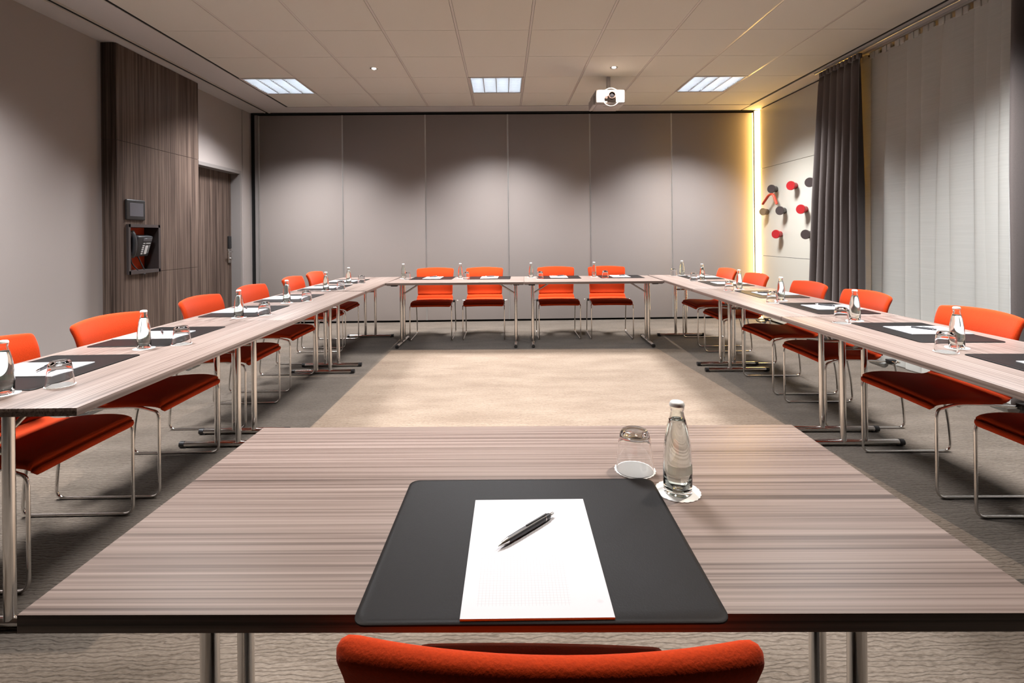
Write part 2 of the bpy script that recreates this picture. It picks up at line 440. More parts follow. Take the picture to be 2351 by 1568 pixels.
# right wall: glossy cream panels, window wall further forward
wr = thing('wall_right', (XR, 0, 0), kind='structure')
MB().box(.03, .28, 4.95, 7.42, 0, 3.1).build('wall_core', M['white'], wr)
mb = MB(); yA, yB = 4.98, 7.115
for z0, z1 in ((.03, .9175), (.9225, 2.1655), (2.1705, 3.022)): mb.box(0, .022, yA, yB, z0, z1)
mb.build('wall_panel', M['cream'], wr)
MB().box(.0225, .0295, yA+.002, yB-.002, .0, 3.04).build('panel_backing', M['void'], wr)
WX = .10
WY0, WY1, WZ0, WZ1 = 2.3, 4.90, .55, 2.30
mb = MB(); mb.box(WX, WX+.25, oy0, WY0, 0, 3.15); mb.box(WX, WX+.25, WY1, 4.95, 0, 3.15); mb.box(WX, WX+.25, WY0, WY1, 0, WZ0); mb.box(WX, WX+.25, WY0, WY1, WZ1, 3.15)
mb.build('wall_masonry', M['white'], wr)
win = thing('window_1', (XR+WX, 0, 0), kind='structure')
mb = MB()
ys = [WY0, 3.05, 3.78, 4.42, WY1]; zs = [WZ0, .665, .79, .925, WZ1]
for y in ys: mb.box(.03, .09, y-.035, y+.035, WZ0, WZ1)
for z in (WZ0+.02, .668, .855, WZ1-.02): mb.box(.032, .088, WY0, WY1, z-.02 if z != .855 else .79, z+.02 if z != .855 else .925)
mb.build('window_frame', M['frame'], win)
MB().box(.055, .06, WY0, WY1, WZ0, WZ1).build('window_pane', M['glasspane'], win)
prop(MB().box(-3.9, 4.1, oy0-.1, oy0+.02, 0, 3.3).build('wall_front', M['wall']), kind='structure')

# warm vertical light strips at the corner and behind the drape
def strip(loc, label, w_=.086, d_=.05, z1=3.03, mt='strip'):
    t = thing('light_strip', loc, 0, label, 'wall light', None)
    MB().box(0, w_, .012, d_, 0, z1).build('channel', M['alu'], t)
    MB().bbox(.001, w_-.001, -.02, .012, .005, z1-.005, .004).build('diffuser', M[mt], t, 40)
    return t
strip((3.674, 7.19, 0), 'tall glowing warm white light strip in the corner beside the grey partition', .086, .04)
strip((3.640, 5.29, 0), 'amber light strip glowing at the edge of the window behind the sheer curtain', .066, .025, 2.95, 'strip2')

# ------------------------------------------------------------------ ceiling fixtures
def make_fixture():
    t = thing('ceiling_light', (0, 0, H), 0, '', 'ceiling light', 'recessed louvre lights')
    s = .302; h = .12
    mb = MB()
    mb.box(-s, s, -s, s, h, h+.01); mb.box(-s, -s+.006, -s, s, 0, h); mb.box(s-.006, s, -s, s, 0, h); mb.box(-s, s, -s, -s+.006, 0, h); mb.box(-s, s, s-.006, s, 0, h)
    mb.build('housing', M['housing'], t)
    mb = MB(); e = TT/2-.004
    mb.box(-e, e, -e, -s+.004, -.004, .004); mb.box(-e, e, s-.004, e, -.004, .004); mb.box(-e, -s+.004, -s, s, -.004, .004); mb.box(s-.004, e, -s, s, -.004, .004)
    mb.build('rim', M['tee'], t)
    mb = MB()
    for k in range(5):                                   # wedge shaped long reflectors
        x = -.296+k*.148; a, b2 = .004, .022
        mb.rings([[(x-a, y, .0), (x+a, y, .0), (x+b2, y, .05), (x-b2, y, .05)] for y in (-.295, .295)])
    for k in range(15):
        y = -.294+k*.042
        mb.rings([[(x, y-.0012, .002), (x, y+.0012, .002), (x, y+.006, .045), (x, y-.006, .045)] for x in (-.296, .296)])
    mb.build('louvre', M['louvre'], t)
    for k in range(4):
        x = -.222+k*.148
        MB().tube([(x, -.285, .082), (x, .285, .082)], .013, 12).build('tube', M['tube'], t, 50)
    ld = bpy.data.lights.new('panel_lamp', 'AREA'); ld.shape = 'SQUARE'; ld.size = .56; ld.energy = PANEL_W; ld.color = PANEL_COL; ld.spread = PANEL_SPREAD
    lo = bpy.data.objects.new('lamp', ld); COL.objects.link(lo); lo.parent = t; lo.location = (0, 0, -.006)
    return t
fx = make_fixture(); first = True
for j, rn in ((2, 'by the partition'), (-3, 'over the middle of the room')):
    for i, cn in ((0, 'left'), (4, 'central'), (8, 'right')):
        x, y = TX0+TT*(i+.5), rowy(j)+TT/2
        if i == 8: x = TX0+TT*8+TT*.5
        lb = f'{cn} recessed square louvre ceiling light {rn}'
        if first: fx.location = (x, y, H); fx['label'] = lb; first = False
        else: dup(fx, (x, y, H), 0, lb)
def make_downlight():
    t = thing('downlight', (0, 0, H), 0, '', 'ceiling light', 'small round downlights')
    MB().lathe([(.020, .012), (.024, -.002), (.040, -.004), (.043, 0), (.043, .004), (.024, .02)], 28, close=True).build('trim_ring', M['steel'], t, 50)
    MB().lathe([(0, -.009), (.012, -.008), (.021, -.003), (.023, .004), (0, .03)], 24).build('lamp_face', M['lampdisc'], t, 50)
    ld = bpy.data.lights.new('down_lamp', 'SPOT'); ld.energy = SPOT_W; ld.color = SPOT_COL; ld.spot_size = math.radians(100); ld.spot_blend = .8; ld.shadow_soft_size = .02
    lo = bpy.data.objects.new('lamp', ld); COL.objects.link(lo); lo.parent = t; lo.location = (0, 0, -.016)
    return t
dl = make_downlight(); first = True
for (y, rn) in ((5.33, 'near the partition'), (1.55, 'over the near tables')):
    for x, cn in ((-1.371, 'left'), (1.202, 'right')):
        lb = f'{cn} small round warm downlight set in the ceiling {rn}'
        if first: dl.location = (x, y, H); dl['label'] = lb; first = False
        else: dup(dl, (x, y, H), 0, lb)

# projector
pj = thing('projector', (1.190, 5.46, 2.690), 0, 'white ceiling mounted projector hanging from a short white pole', 'projector')
mb = MB().bbox(-.166, .166, 0, .34, 0, .155, .018, 4); mb.build('shell', M['projector'], pj, 45)
mb = MB().bbox(-.185, -.150, .05, .34, -.002, .10, .010, 3); mb.build('side_vent', M['projector'], pj, 45)
mb = MB().bbox(-.145, .130, .02, .32, -.006, .004, .003, 1); mb.build('base_plate', M['projector'], pj, 45)
mb = MB().box(-.06, .05, .10, .104, -.0075, -.005); mb.build('seam', M['black2'], pj)
def ydisc(mb, prof, x, y, z, n=32, mi=0):
    s = len(mb.v); mb.lathe(prof, n, mi=mi); mb.xf(Matrix.Translation((x, y, z)) @ Matrix.Rotation(PI/2, 4, 'X'), s); return mb
mb = MB(); ydisc(mb, [(.092, -.004), (.097, .004), (.100, .004), (.100, -.004)], .005, .001, .072, 40); mb.build('lens_surround', M['frame'], pj, 40)
mb = MB(); ydisc(mb, [(.030, -.01), (.046, -.01), (.046, .012), (.040, .030), (.032, .030), (.029, .016)], .012, .0, .088); lr = mb.build('lens_ring', M['bronze'], pj, 40)
mb = MB(); ydisc(mb, [(0, .016), (.015, .020), (.031, .012), (.031, .0), (0, .0)], .012, -.002, .088); mb.build('lens', M['lens'], lr, 60)
mb = MB(); ydisc(mb, [(0, .012), (.016, .012), (.018, .0), (0, 0)], -.046, .0, .066, 20); mb.build('focus_wheel', M['bronze'], pj, 40)
mb = MB().box(-.006, .048, .17, .226, .155, .172); mb.build('mount_plate', M['projector'], pj)
mb = MB().box(.002, .040, .18, .218, .172, .352); mb.build('ceiling_pole', M['projector'], pj)

# ------------------------------------------------------------------ curtains
def drape(name, y0, y1, x, z0, z1, folds, amp, flare, mat, seed, flare_side=1):
    """pleated fabric hanging from a rail, with rounded folds that open towards the hem"""
    rnd = random.Random(seed); nf = folds; N = nf*14; mb = MB(); rows = []
    ph = [rnd.uniform(-.5, .5) for _ in range(nf+2)]; am = [rnd.uniform(.7, 1.25) for _ in range(nf+2)]
    nz_ = 26
    for k in range(nz_+1):
        t = k/nz_; z = z1+(z0-z1)*t; row = []
        a_ = amp*(.45+.75*min(1, t*2.2))
        for i in range(N+1):
            s = i/N; q = s*nf; j = int(q); u = q-j
            aa = am[j]*(1-u)+am[j+1]*u
            yy = y0+(y1-y0)*s+flare*t*((s-.0) if flare_side > 0 else (s-1))
            yy += .10*(y1-y0)/nf*math.sin(2*PI*q*1+ph[j])*.8
            xx = x-a_*aa*math.cos(2*PI*q+.6*math.sin(3.1*t+ph[j])*t)
            if k == 0: xx = x-.35*a_*math.cos(2*PI*q)
            row.append((xx, yy, z))
        rows.append(row)
    vs = [p for r in rows for p in r]; n1 = N+1; fs = [(k*n1+i, k*n1+i+1, (k+1)*n1+i+1, (k+1)*n1+i) for k in range(nz_) for i in range(N)]
    mb.add(vs, fs); return mb
t = thing('curtain', (0, 0, 0), 0, 'dark grey drape gathered beside the cream wall with round knobs', 'curtain', None)
c = drape('c', 4.80, 5.44, 3.515, .012, 2.985, 6, .042, .22, M['drape'], 5).build('drape', M['drape'], t, None, False)
c.data.polygons.foreach_set('use_smooth', [True]*len(c.data.polygons)); md = c.modifiers.new('s', 'SOLIDIFY'); md.thickness = .003
def heading(t, y0, y1, n_, x=3.525, mat='drape'):
    mb = MB()
    for i in range(n_):
        y = y0+(y1-y0)*(i+.5)/n_; w2 = (y1-y0)/n_*.36
        mb.bbox(x-.03, x+.012, y-w2, y+w2, 2.955, 3.006, .006, 2)
    mb.build('heading_tape', M[mat], t, 50)
heading(t, 4.81, 5.44, 11)
t = thing('curtain', (0, 0, 0), 0, 'dark grey drape at the right edge of the picture beside the sheer curtain', 'curtain', None)
c = drape('c', 2.55, 3.33, 3.50, .012, 2.985, 8, .050, -.08, M['drape'], 9, -1).build('drape', M['drape'], t, None, False)
c.data.polygons.foreach_set('use_smooth', [True]*len(c.data.polygons)); md = c.modifiers.new('s', 'SOLIDIFY'); md.thickness = .003
heading(t, 2.55, 3.33, 12, 3.49)
# sheer: overlapping flat pleats folded back on themselves
def sheer(y0, y1, x, seed):
    rnd = random.Random(seed); path = []; lean = []; y = y0
    while y < y1-.12:
        adv = rnd.uniform(.22, .34); back = rnd.uniform(.09, .16); d = rnd.uniform(.050, .080); ln = rnd.uniform(-.05, .05); l2 = ln+rnd.uniform(-.04, .05)
        path += [(x+d*.5, y), (x-d*.35, y+adv*.12), (x-d*.75, y+adv*.5), (x-d*.9, y+adv*.9), (x-d*.3, y+adv), (x+d*.3, y+adv-back*.5)]
        lean += [ln, ln, (ln+l2)/2, l2, l2, l2]; y += adv-back
    pts = [Vector((a, b_, c_)) for (a, b_), c_ in zip(path, lean)]; sm = spline(pts, len(pts)*4)
    nz_ = 24; rows = []
    for k in range(nz_+1):
        t_ = k/nz_; z = 2.965+(.01-2.965)*t_; row = []
        for i, p in enumerate(sm):
            sq = .5+.5*min(1, t_*2.5)
            row.append((x+(p.x-x)*sq+.006*math.sin(i*.5+t_*3.0)*t_, p.y+p.z*(t_-.25)*1.1+.006*math.sin(i*.21+4*t_)*t_, z))
        rows.append(row)
    n1 = len(sm); mb = MB()
    mb.add([p for r in rows for p in r], [(k*n1+i, k*n1+i+1, (k+1)*n1+i+1, (k+1)*n1+i) for k in range(nz_) for i in range(n1-1)])
    return mb
t = thing('curtain', (0, 0, 0), 0, 'long white sheer curtain hanging between the two dark drapes', 'curtain', None)
c = sheer(2.80, 5.12, 3.660, 24).build('sheer_panel', M['sheer'], t, None, False)
c.data.polygons.foreach_set('use_smooth', [True]*len(c.data.polygons))
mb = MB()
yy = 2.78
while yy < 5.10:
    mb.bbox(3.630, 3.652, yy-.055, yy+.055, 2.952, 3.012, .005, 2); mb.bbox(3.620, 3.634, yy-.012, yy+.012, 2.945, 3.010, .004, 2); yy += .155
c = mb.build('heading_tape', M['sheer'], t, 50)
t = thing('curtain_track', (0, 0, 0), 0, 'slim double curtain track running along the ceiling above the curtains', 'curtain rail')
mb = MB().bbox(3.520, 3.545, oy0+.1, 5.55, 3.018, 3.040, .003, 1).bbox(3.630, 3.652, oy0+.1, 5.55, 3.018, 3.040, .003, 1)
mb.build('rail', M['alu'], t, 40)
mb = MB().box(3.512, 3.668, oy0+.1, 5.55, 3.040, 3.105); mb.build('rail_base', M['ceilb'], t)

# ------------------------------------------------------------------ wall knobs and hanger
def knob(y, z, mat, label, d=.115):
    t = thing('coat_hook', (XR, y, z), 0, label, 'coat hook', 'round coat knobs on the cream wall')
    ax = Vector((-.90, -.436, 0)).normalized(); q = Vector((0, 0, 1)).rotation_difference(ax).to_matrix().to_4x4()
    r = d/2
    mb = MB().lathe([(0, -.03), (.041, -.03), (.041, .02), (.042, .06), (.046, .080), (r*.97, .090), (r, .094), (r, .108), (r*.97, .112), (0, .112)], 36); mb.xf(q)
    # trim the foot so that it sits flat on the wall
    mb.v = [(min(v[0], 0.0), v[1], v[2]) for v in mb.v]
    mb.build('peg', mat, t, 40); return t
kn = [(6.70, 1.838, 'brown', 'dark brown round wall knob holding the red hanger'), (6.245, 1.838, 'red', 'red round wall knob at the top, right of the hanger knob'),
      (5.86, 1.838, 'brown', 'dark brown round wall knob in the top row, half hidden by the drape'), (6.50, 1.535, 'brown', 'dark brown round wall knob in the middle row below the red hanger'),
      (6.04, 1.530, 'red', 'red round wall knob in the middle row nearest the drape'), (6.93, 1.541, 'tan', 'small tan wooden wall knob beside the glowing light strip'),
      (6.60, 1.227, 'red', 'red round wall knob alone at the lower left of the knobs'), (5.95, 1.222, 'brown', 'dark brown round wall knob in the bottom row beside the drape')]
for y, z, c_, lb in kn: knob(y, z, M[c_], lb, .104 if c_ == 'tan' else .115)
t = thing('coat_hanger', (XR-.070, 6.665, 1.79), 0, 'red coat hanger hanging from the upper left dark brown wall knob', 'hanger')
P1 = spline([(-.02, .0, -.02), (-.028, .05, -.035), (-.035, .11, -.085), (-.04, .185, -.145)], 12)
P2 = spline([(-.02, .0, -.02), (-.02, -.05, -.035), (-.015, -.085, -.095), (-.01, -.115, -.165)], 12)
mb = MB().tube(P1, [.020-.002*i/11 for i in range(12)], 10, flat=.75).tube(P2, [.020-.002*i/11 for i in range(12)], 10, flat=.75); mb.build('arms', M['redh'], t, 60)
mb = MB().tube(spline([(-.02, 0, -.02), (-.02, .0, .02), (-.02, -.012, .045), (.0, -.005, .062), (.01, .01, .045)], 14), .004, 8); mb.build('hook', M['steel'], t, 60)

# ------------------------------------------------------------------ niche, phone, wall tablet
t = thing('wall_niche', (XL, 0, 0), 0, 'dark framed open niche in the wood cladding with an orange back', 'niche')
mb = MB(); fx0 = dx-.005; fo = dx+.022
for (y0, y1, z0, z1) in [(NY0-.004, NY0+.022, NZ0-.01, NZ1+.01), (NY1-.022, NY1+.004, NZ0-.01, NZ1+.01), (NY0, NY1, NZ0-.01, NZ0+.022), (NY0, NY1, NZ1-.018, NZ1+.01)]:
    mb.box(.004 if False else .01, fo, y0, y1, z0, z1)
mb.build('niche_frame', M['nicheframe'], t)
MB().box(.004, .012, NY0+.02, NY1-.02, NZ0+.02, NZ1-.016).build('niche_back', M['nicheback'], t)
ph = thing('desk_phone', (XL+.030, 4.885, 1.10), 0, 'black office phone with white keys mounted in the wall niche', 'phone')
R_ = Matrix.Rotation(math.radians(16), 4, 'Y')
mb = MB().bbox(0, .075, -.075, .125, -.005, .200, .012, 3); mb.xf(R_); bd = mb.build('phone_body', M['black2'], ph, 45)
mb = MB().bbox(.0745, .079, -.005, .112, .150, .180, .002, 1); mb.xf(R_); mb.build('display', M['screen'], ph, 40)
mb = MB()
for i in range(5): mb.bbox(.0745, .078, .008, .034, .020+i*.020, .032+i*.020, .001, 1)
mb.bbox(.0745, .078, .008, .034, .126, .134, .001, 1); mb.bbox(.0745, .078, .045, .105, .126, .134, .001, 1)
for i in range(7): mb.bbox(.0745, .078, .098, .104, .030+i*.012, .036+i*.012, .001, 1)
mb.xf(R_); mb.build('keys', M['keys'], ph, 40)
mb = MB().bbox(.0745, .0785, .048, .085, .020, .108, .002, 1); mb.xf(R_); mb.build('key_legend', M['keys'], ph, 40)
HP = spline([(.075, -.110, -.015), (.105, -.110, .03), (.112, -.108, .10), (.105, -.106, .165), (.075, -.106, .215)], 16)
mb = MB().tube(HP, [.030 if i in (0, 15) else .026 if i in (1, 2, 13, 14) else .020 for i in range(16)], 14); mb.bbox(.03, .10, -.142, -.078, .165, .222, .014, 3); mb.bbox(.03, .10, -.142, -.078, -.030, .028, .014, 3)
mb.build('handset', M['black2'], ph, 60)
cp = spline([(.075, -.11, -.03), (.085, -.105, -.09), (.11, -.06, -.155), (.125, -.01, -.192), (.115, .02, -.170), (.085, .01, -.09), (.06, -.01, .0)], 60)
mb = MB().tube(cp, .0055, 8); mb.build('cord', M['black'], ph, 60)
t = thing('wall_tablet', (CX, 4.79, 1.525), 0, 'small black touch panel with a grey screen above the phone niche', 'control panel')
mb = MB().bbox(-.002, .018, -.125, .122, -.097, .097, .012, 4); mb.build('bezel', M['black'], t, 50)
mb = MB().bbox(.012, .0195, -.086, .088, -.062, .064, .001, 1); mb.build('screen', M['screen'], t, 40)

# ------------------------------------------------------------------ tables
def make_table(L, D, name='folding_table'):
    t = thing(name, (0, 0, 0), 0, '', 'table', 'folding conference tables')
    hx, hy = L/2, D/2; zt = TABLE_Z; th = .0255
    MB().bbox(-hx+.0008, hx-.0008, -hy, hy, zt-th, zt, .0012, 2).build('tabletop', M['wood'], t, 30)
    for sx in (-1, 1):
        x = sx*(hx-.097)
        for sy in (-1, 1):
            MB().lathe([(0, .030), (.0165, .030), (.0165, zt-th-.004), (0, zt-th-.004)], 24, (x, sy*.062, 0)).build('leg', M['chrome'], t, 50)
        f = MB().tube([(x, -.262, .020), (x, .262, .020)], .0165, 24).build('foot', M['chrome'], t, 50)
        for sy in (-1, 1):
            mb = MB().tube([(x, sy*.255, .0195), (x, sy*.284, .0195)], .0180, 20); mb.box(x-.012, x+.012, sy*.255-.012, sy*.255+.012, .0005, .012)
            mb.build('end_cap', M['black'], f, 50)
        MB().tube([(x, -.062, zt-.17), (x, .062, zt-.17)], .010, 12).build('leg_stay', M['chrome'], t, 50)
        MB().tube(fillet([(x, 0, zt-.17), (x-sx*.20, 0, zt-.045), (x-sx*.24, 0, zt-.034)], .02), .0085, 12).build('brace', M['steel'], t, 50)
        mb = MB().bbox(x-.020, x+.020, -.10, .10, zt-th-.012, zt-th, .002, 1); mb.build('mounting_plate', M['steel'], t, 40)
        mb = MB().tube([(x-sx*.045, -.12, zt-.045), (x-sx*.045, .12, zt-.045)], .0125, 16); mb.build('hinge_bar', M['steel'], t, 50)
        mb = MB().box(x+sx*.045, x+sx*.09, -hy+.035, -hy+.085, zt-th-.008, zt-th); mb.bbox(x-sx*.02, x+sx*.045, -hy+.038, -hy+.080, zt-th-.013, zt-th, .003, 1)
        mb.build('table_connector', M['black'], t, 40)
    return t
fg = make_table(1.416, .66); fg.location = (.0453, 1.0, 0); fg.rotation_euler = (0, 0, -.0264)
fg['label'] = 'large wood laminate folding table in the foreground with one place setting'
side = make_table(1.567, .725); back = make_table(1.515, .74)
def put(proto, st, loc, rz, label):
    if st.get(proto.name): return dup(proto, loc, rz, label)
    st[proto.name] = 1; proto.location = loc; proto.rotation_euler = (0, 0, rz); proto['label'] = label; return proto
used = {}
lt = ['nearest', 'middle', 'farthest']
for k in range(3):
    put(side, used, (-1.665, (2.315, 3.884, 5.495)[k], 0), -PI/2-.002, f'{lt[k]} of the three wood laminate tables in the left row')
for k in range(3):
    y = 1.40+1.573*(k+.5)
    put(side, used, (2.018+.034*(y-2.4), y, 0), PI/2-.036, f'{lt[k]} of the three wood laminate tables in the right row, by the curtains')
put(back, used, (-.530, 5.79, 0), -.040, 'left of the two wood laminate tables in the back row')
put(back, used, (.985, 5.735, 0), -.040, 'right of the two wood laminate tables in the back row')

# ------------------------------------------------------------------ chairs
def pad(prof, widths, thick, conc, nu=30, nv=22, dip=0.0, crown=0.0):
    """closed upholstered pad swept along a side profile (y, z)"""
    us = [.5-.5*math.cos(PI*i/(nu-1)) for i in range(nu)]; vs_ = [math.sin(PI/2*(-1+2*i/(nv-1))) for i in range(nv)]
    P = [Vector((0, a, b_)) for a, b_ in prof]; C = spline(P, 400); Wp = spline([Vector((x, 0, 0)) for x in widths], 400); Cc = spline([Vector((x, 0, 0)) for x in conc], 400)
    L = [0]
    for i in range(1, 400): L.append(L[-1]+(C[i]-C[i-1]).length)
    def at(u):
        s = u*L[-1]; lo = 0
        for i in range(400):
            if L[i] >= s: lo = i; break
        return min(max(lo, 1), 398)
    top = []; bot = []
    for u in us:
        i = at(u); c0 = C[0] if u <= 0 else C[-1] if u >= 1 else C[i]; tn = (C[i+1]-C[i-1]).normalized(); nm = Vector((0, -tn.z, tn.y))
        if nm.z < 0 and abs(tn.z) < .7: nm = -nm
        wd = Wp[i].x; cc = Cc[i].x; rt = []; rb = []
        d0 = min(u, 1-u)*L[-1]; eu = math.sqrt(max(0, 1-(1-min(1, d0/(thick*.6)))**2))
        for v in vs_:
            de = (1-abs(v))*wd; ev = math.sqrt(max(0, 1-(1-min(1, de/(thick*.6)))**2))
            e = eu*ev*thick/2
            # rounded plan corners at the ends
            k = min(1, d0/.035); cut = wd-(1-math.sqrt(max(0, 1-(1-k)**2)))*.016
            base = Vector((v*cut, c0.y, c0.z))+Vector((0, cc*v*v, dip*v*v+crown*(1-v*v)*max(0, u*2-1)))
            rt.append(base+nm*e); rb.append(base-nm*e)
        top.append(rt); bot.append(rb)
    mb = MB(); n_ = nv
    vv = [p for r in top for p in r]+[p for r in bot for p in r]; o = nu*nv; f = []
    for a in range(nu-1):
        for b_ in range(nv-1):
            f.append((a*n_+b_, a*n_+b_+1, (a+1)*n_+b_+1, (a+1)*n_+b_)); f.append((o+a*n_+b_, o+(a+1)*n_+b_, o+(a+1)*n_+b_+1, o+a*n_+b_+1))
    mb.add(vv, f)
    return mb
def weld(o):
    bm = bmesh.new(); bm.from_mesh(o.data); bmesh.ops.remove_doubles(bm, verts=bm.verts[:], dist=2e-5); bmesh.ops.recalc_face_normals(bm, faces=bm.faces[:]); bm.to_mesh(o.data); bm.free()
    o.data.polygons.foreach_set('use_smooth', [True]*len(o.data.polygons)); o.data.update()
def make_chair():
    t = thing('conference_chair', (0, 0, 0), 0, '', 'chair', 'orange conference chairs')
    o = pad([(.262, .412), (.258, .430), (.232, .447), (.16, .455), (.06, .452), (-.03, .444), (-.09, .446), (-.132, .466), (-.156, .508)],
            [.236, .240, .242, .243, .240, .234, .229, .226, .224], .030, [-.004, -.004, 0, 0, 0, 0, .004, .008, .012], dip=-.004).build('seat', M['orange'], t); weld(o)
    o = pad([(-.152, .500), (-.164, .55), (-.168, .62), (-.176, .69), (-.196, .765), (-.230, .832)],
            [.220, .220, .222, .226, .232, .237], .032, [.008, .014, .022, .030, .037, .042], crown=.012).build('backrest', M['orange'], t); weld(o)
    r = .0068
    for sx in (-1, 1):
        x = sx*.246; xi = sx*.226
        path = [(xi, -.165, .418), (xi, .0, .432), (xi*.99, .13, .434), (x, .238, .415), (x, .246, .38), (x, .246, r), (x, -.250, r), (x, -.238, .18), (x, -.185, .425), (xi, -.165, .418)]
        pts = fillet(path, [.05, .05, .02, .03, .045, .045, .10, .02], 7)
        MB().tube(pts, r, 12).build('sled_frame', M['chrome'], t, 60)
        mb = MB().bbox(min(x-sx*.03, x+sx*.004), max(x-sx*.03, x+sx*.004), -.20, -.15, .408, .436, .004, 2).build('link_block', M['black'], t, 40)
        mb = MB().tube(fillet([(x, -.165, .425), (x+sx*.040, -.165, .428), (x+sx*.044, -.190, .428), (x+sx*.006, -.192, .425)], .008), .0045, 8).build('link_hook', M['chrome'], t, 60)
    for y, z in ((.12, .425), (-.10, .418)):
        MB().tube([(-.226, y, z), (.226, y, z)], r, 10).build('cross_tube', M['chrome'], t, 60)
    for sx in (-1, 1):
        mb = MB()
        pr = [(sx*.215, -.145+.03*math.cos(a)-.0, .405-.028*math.sin(a)) for a in [PI*k/10 for k in range(11)]]
        a_ = [Vector(p) for p in pr]; b2 = [p-Vector((sx*.10, 0, 0)) for p in a_]
        mb.rings([a_, b2]); mb.build('glide_plate', M['clear'], t, 40)
    return t
ch = make_chair(); cu = {}
nm_ = ['nearest', 'second nearest', 'third nearest', 'third farthest', 'second farthest', 'farthest']
fgc = put(ch, cu, (.052, .736, 0), -.045, 'orange chair in the foreground, seen from behind at the near table'); fgc.scale = (1.02, 1, .959)
Lc = [(-1.69, 2.03), (-1.67, 2.67), (-1.70, 3.52), (-1.735, 4.29), (-1.755, 5.16), (-1.785, 5.84)]
for k, (xf_, y) in enumerate(Lc):
    put(ch, cu, (xf_-.246, y, 0), -PI/2+random.uniform(-.01, .01), f'{nm_[k]} orange chair on the outer side of the left table row')
Rc = [(2.03, 1.87), (2.012, 2.525), (2.04, 3.36), (2.065, 4.03), (2.09, 4.93), (2.13, 5.665)]
for k, (xf_, y) in enumerate(Rc):
    put(ch, cu, (xf_+.246, y, 0), PI/2-.02+random.uniform(-.012, .012), f'{nm_[k]} orange chair on the curtain side of the right table row')
Bc = [(-.876, 5.895, .0), (-.250, 5.89, .0), (.652, 5.872, .0), (1.285, 5.855, -.05)]
bn = ['leftmost', 'second from the left', 'third from the left', 'rightmost']
for k, (x, y, a) in enumerate(Bc):
    put(ch, cu, (x, y+.246, 0), PI+a, f'{bn[k]} orange chair behind the back table row against the partition')

# ------------------------------------------------------------------ place settings
def make_mat(L=.50, D=.385):
    r = .018; pts = []
    for cx, cy, a0 in ((L/2-r, D/2-r, 0), (-L/2+r, D/2-r, PI/2), (-L/2+r, -D/2+r, PI), (L/2-r, -D/2+r, 3*PI/2)):
        for k in range(6): a = a0+PI/2*k/5; pts.append((cx+r*math.cos(a), cy+r*math.sin(a)))
    def ring(z, s): return [(x*(1-s/L*2), y*(1-s/D*2), z) for x, y in pts]
    return MB().rings([ring(0, 0), ring(.0022, 0), ring(.0034, .0018), ring(.0036, .006), ring(.0032, .0075)])
deskmat = make_mat().build('desk_mat', M['leather'], None, 50)
deskmat2 = make_mat(.505, .385).build('desk_mat', M['leather'], None, 50)
pad_o = MB().box(-.1025, .1025, -.147, .147, 0, .0030).build('notepad', M['paper'])
def make_pen():
    t = thing('ballpoint_pen', (0, 0, 0), 0, '', 'pen', 'black ballpoint pens')
    RY = Matrix.Rotation(PI/2, 4, 'Y')
    def part(nm, prof, mt):
        mb = MB().lathe(prof, 20); mb.xf(Matrix.Translation((0, 0, .0056)) @ RY); return mb.build(nm, M[mt], t, 50)
    part('barrel', [(0, -.048), (.0047, -.048), (.0054, -.02), (.0056, .02), (.0052, .040), (0, .040)], 'black2')
    part('tip', [(0, -.070), (.0009, -.070), (.0012, -.067), (.0030, -.060), (.0047, -.048), (0, -.048)], 'chrome')
    part('ring', [(.0052, .040), (.0055, .0403), (.0055, .0415), (.0052, .042)], 'chrome')
    part('end_section', [(0, .042), (.0052, .042), (.0046, .052), (.0038, .054), (0, .054)], 'black2')
    part('push_button', [(0, .054), (.0026, .054), (.0026, .062), (.0020, .064), (0, .064)], 'chrome')
    MB().bbox(-.005, .046, -.0016, .0016, .0112, .0128, .0006, 1).build('clip', M['black2'], t, 40)
    return t
pen = make_pen()
def make_coaster():
    n_ = 96; R1 = .0425
    def ring(z, k): return [((R1+.0016*abs(math.sin(12*2*PI*j/n_))+k)*math.cos(2*PI*j/n_), (R1+.0016*abs(math.sin(12*2*PI*j/n_))+k)*math.sin(2*PI*j/n_), z) for j in range(n_)]
    return MB().rings([ring(0, 0), ring(.0010, 0), ring(.0012, -.006)])
coaster = make_coaster().build('paper_coaster', M['coaster'])
BG = [(.0262, 0), (.0276, .003), (.0278, .012), (.0278, .045), (.0268, .072), (.0250, .096), (.0211, .124), (.0172, .138), (.0145, .147), (.0126, .157), (.0124, .161), (.0137, .1625), (.0140, .167), (.0134, .170), (.0124, .1715)]
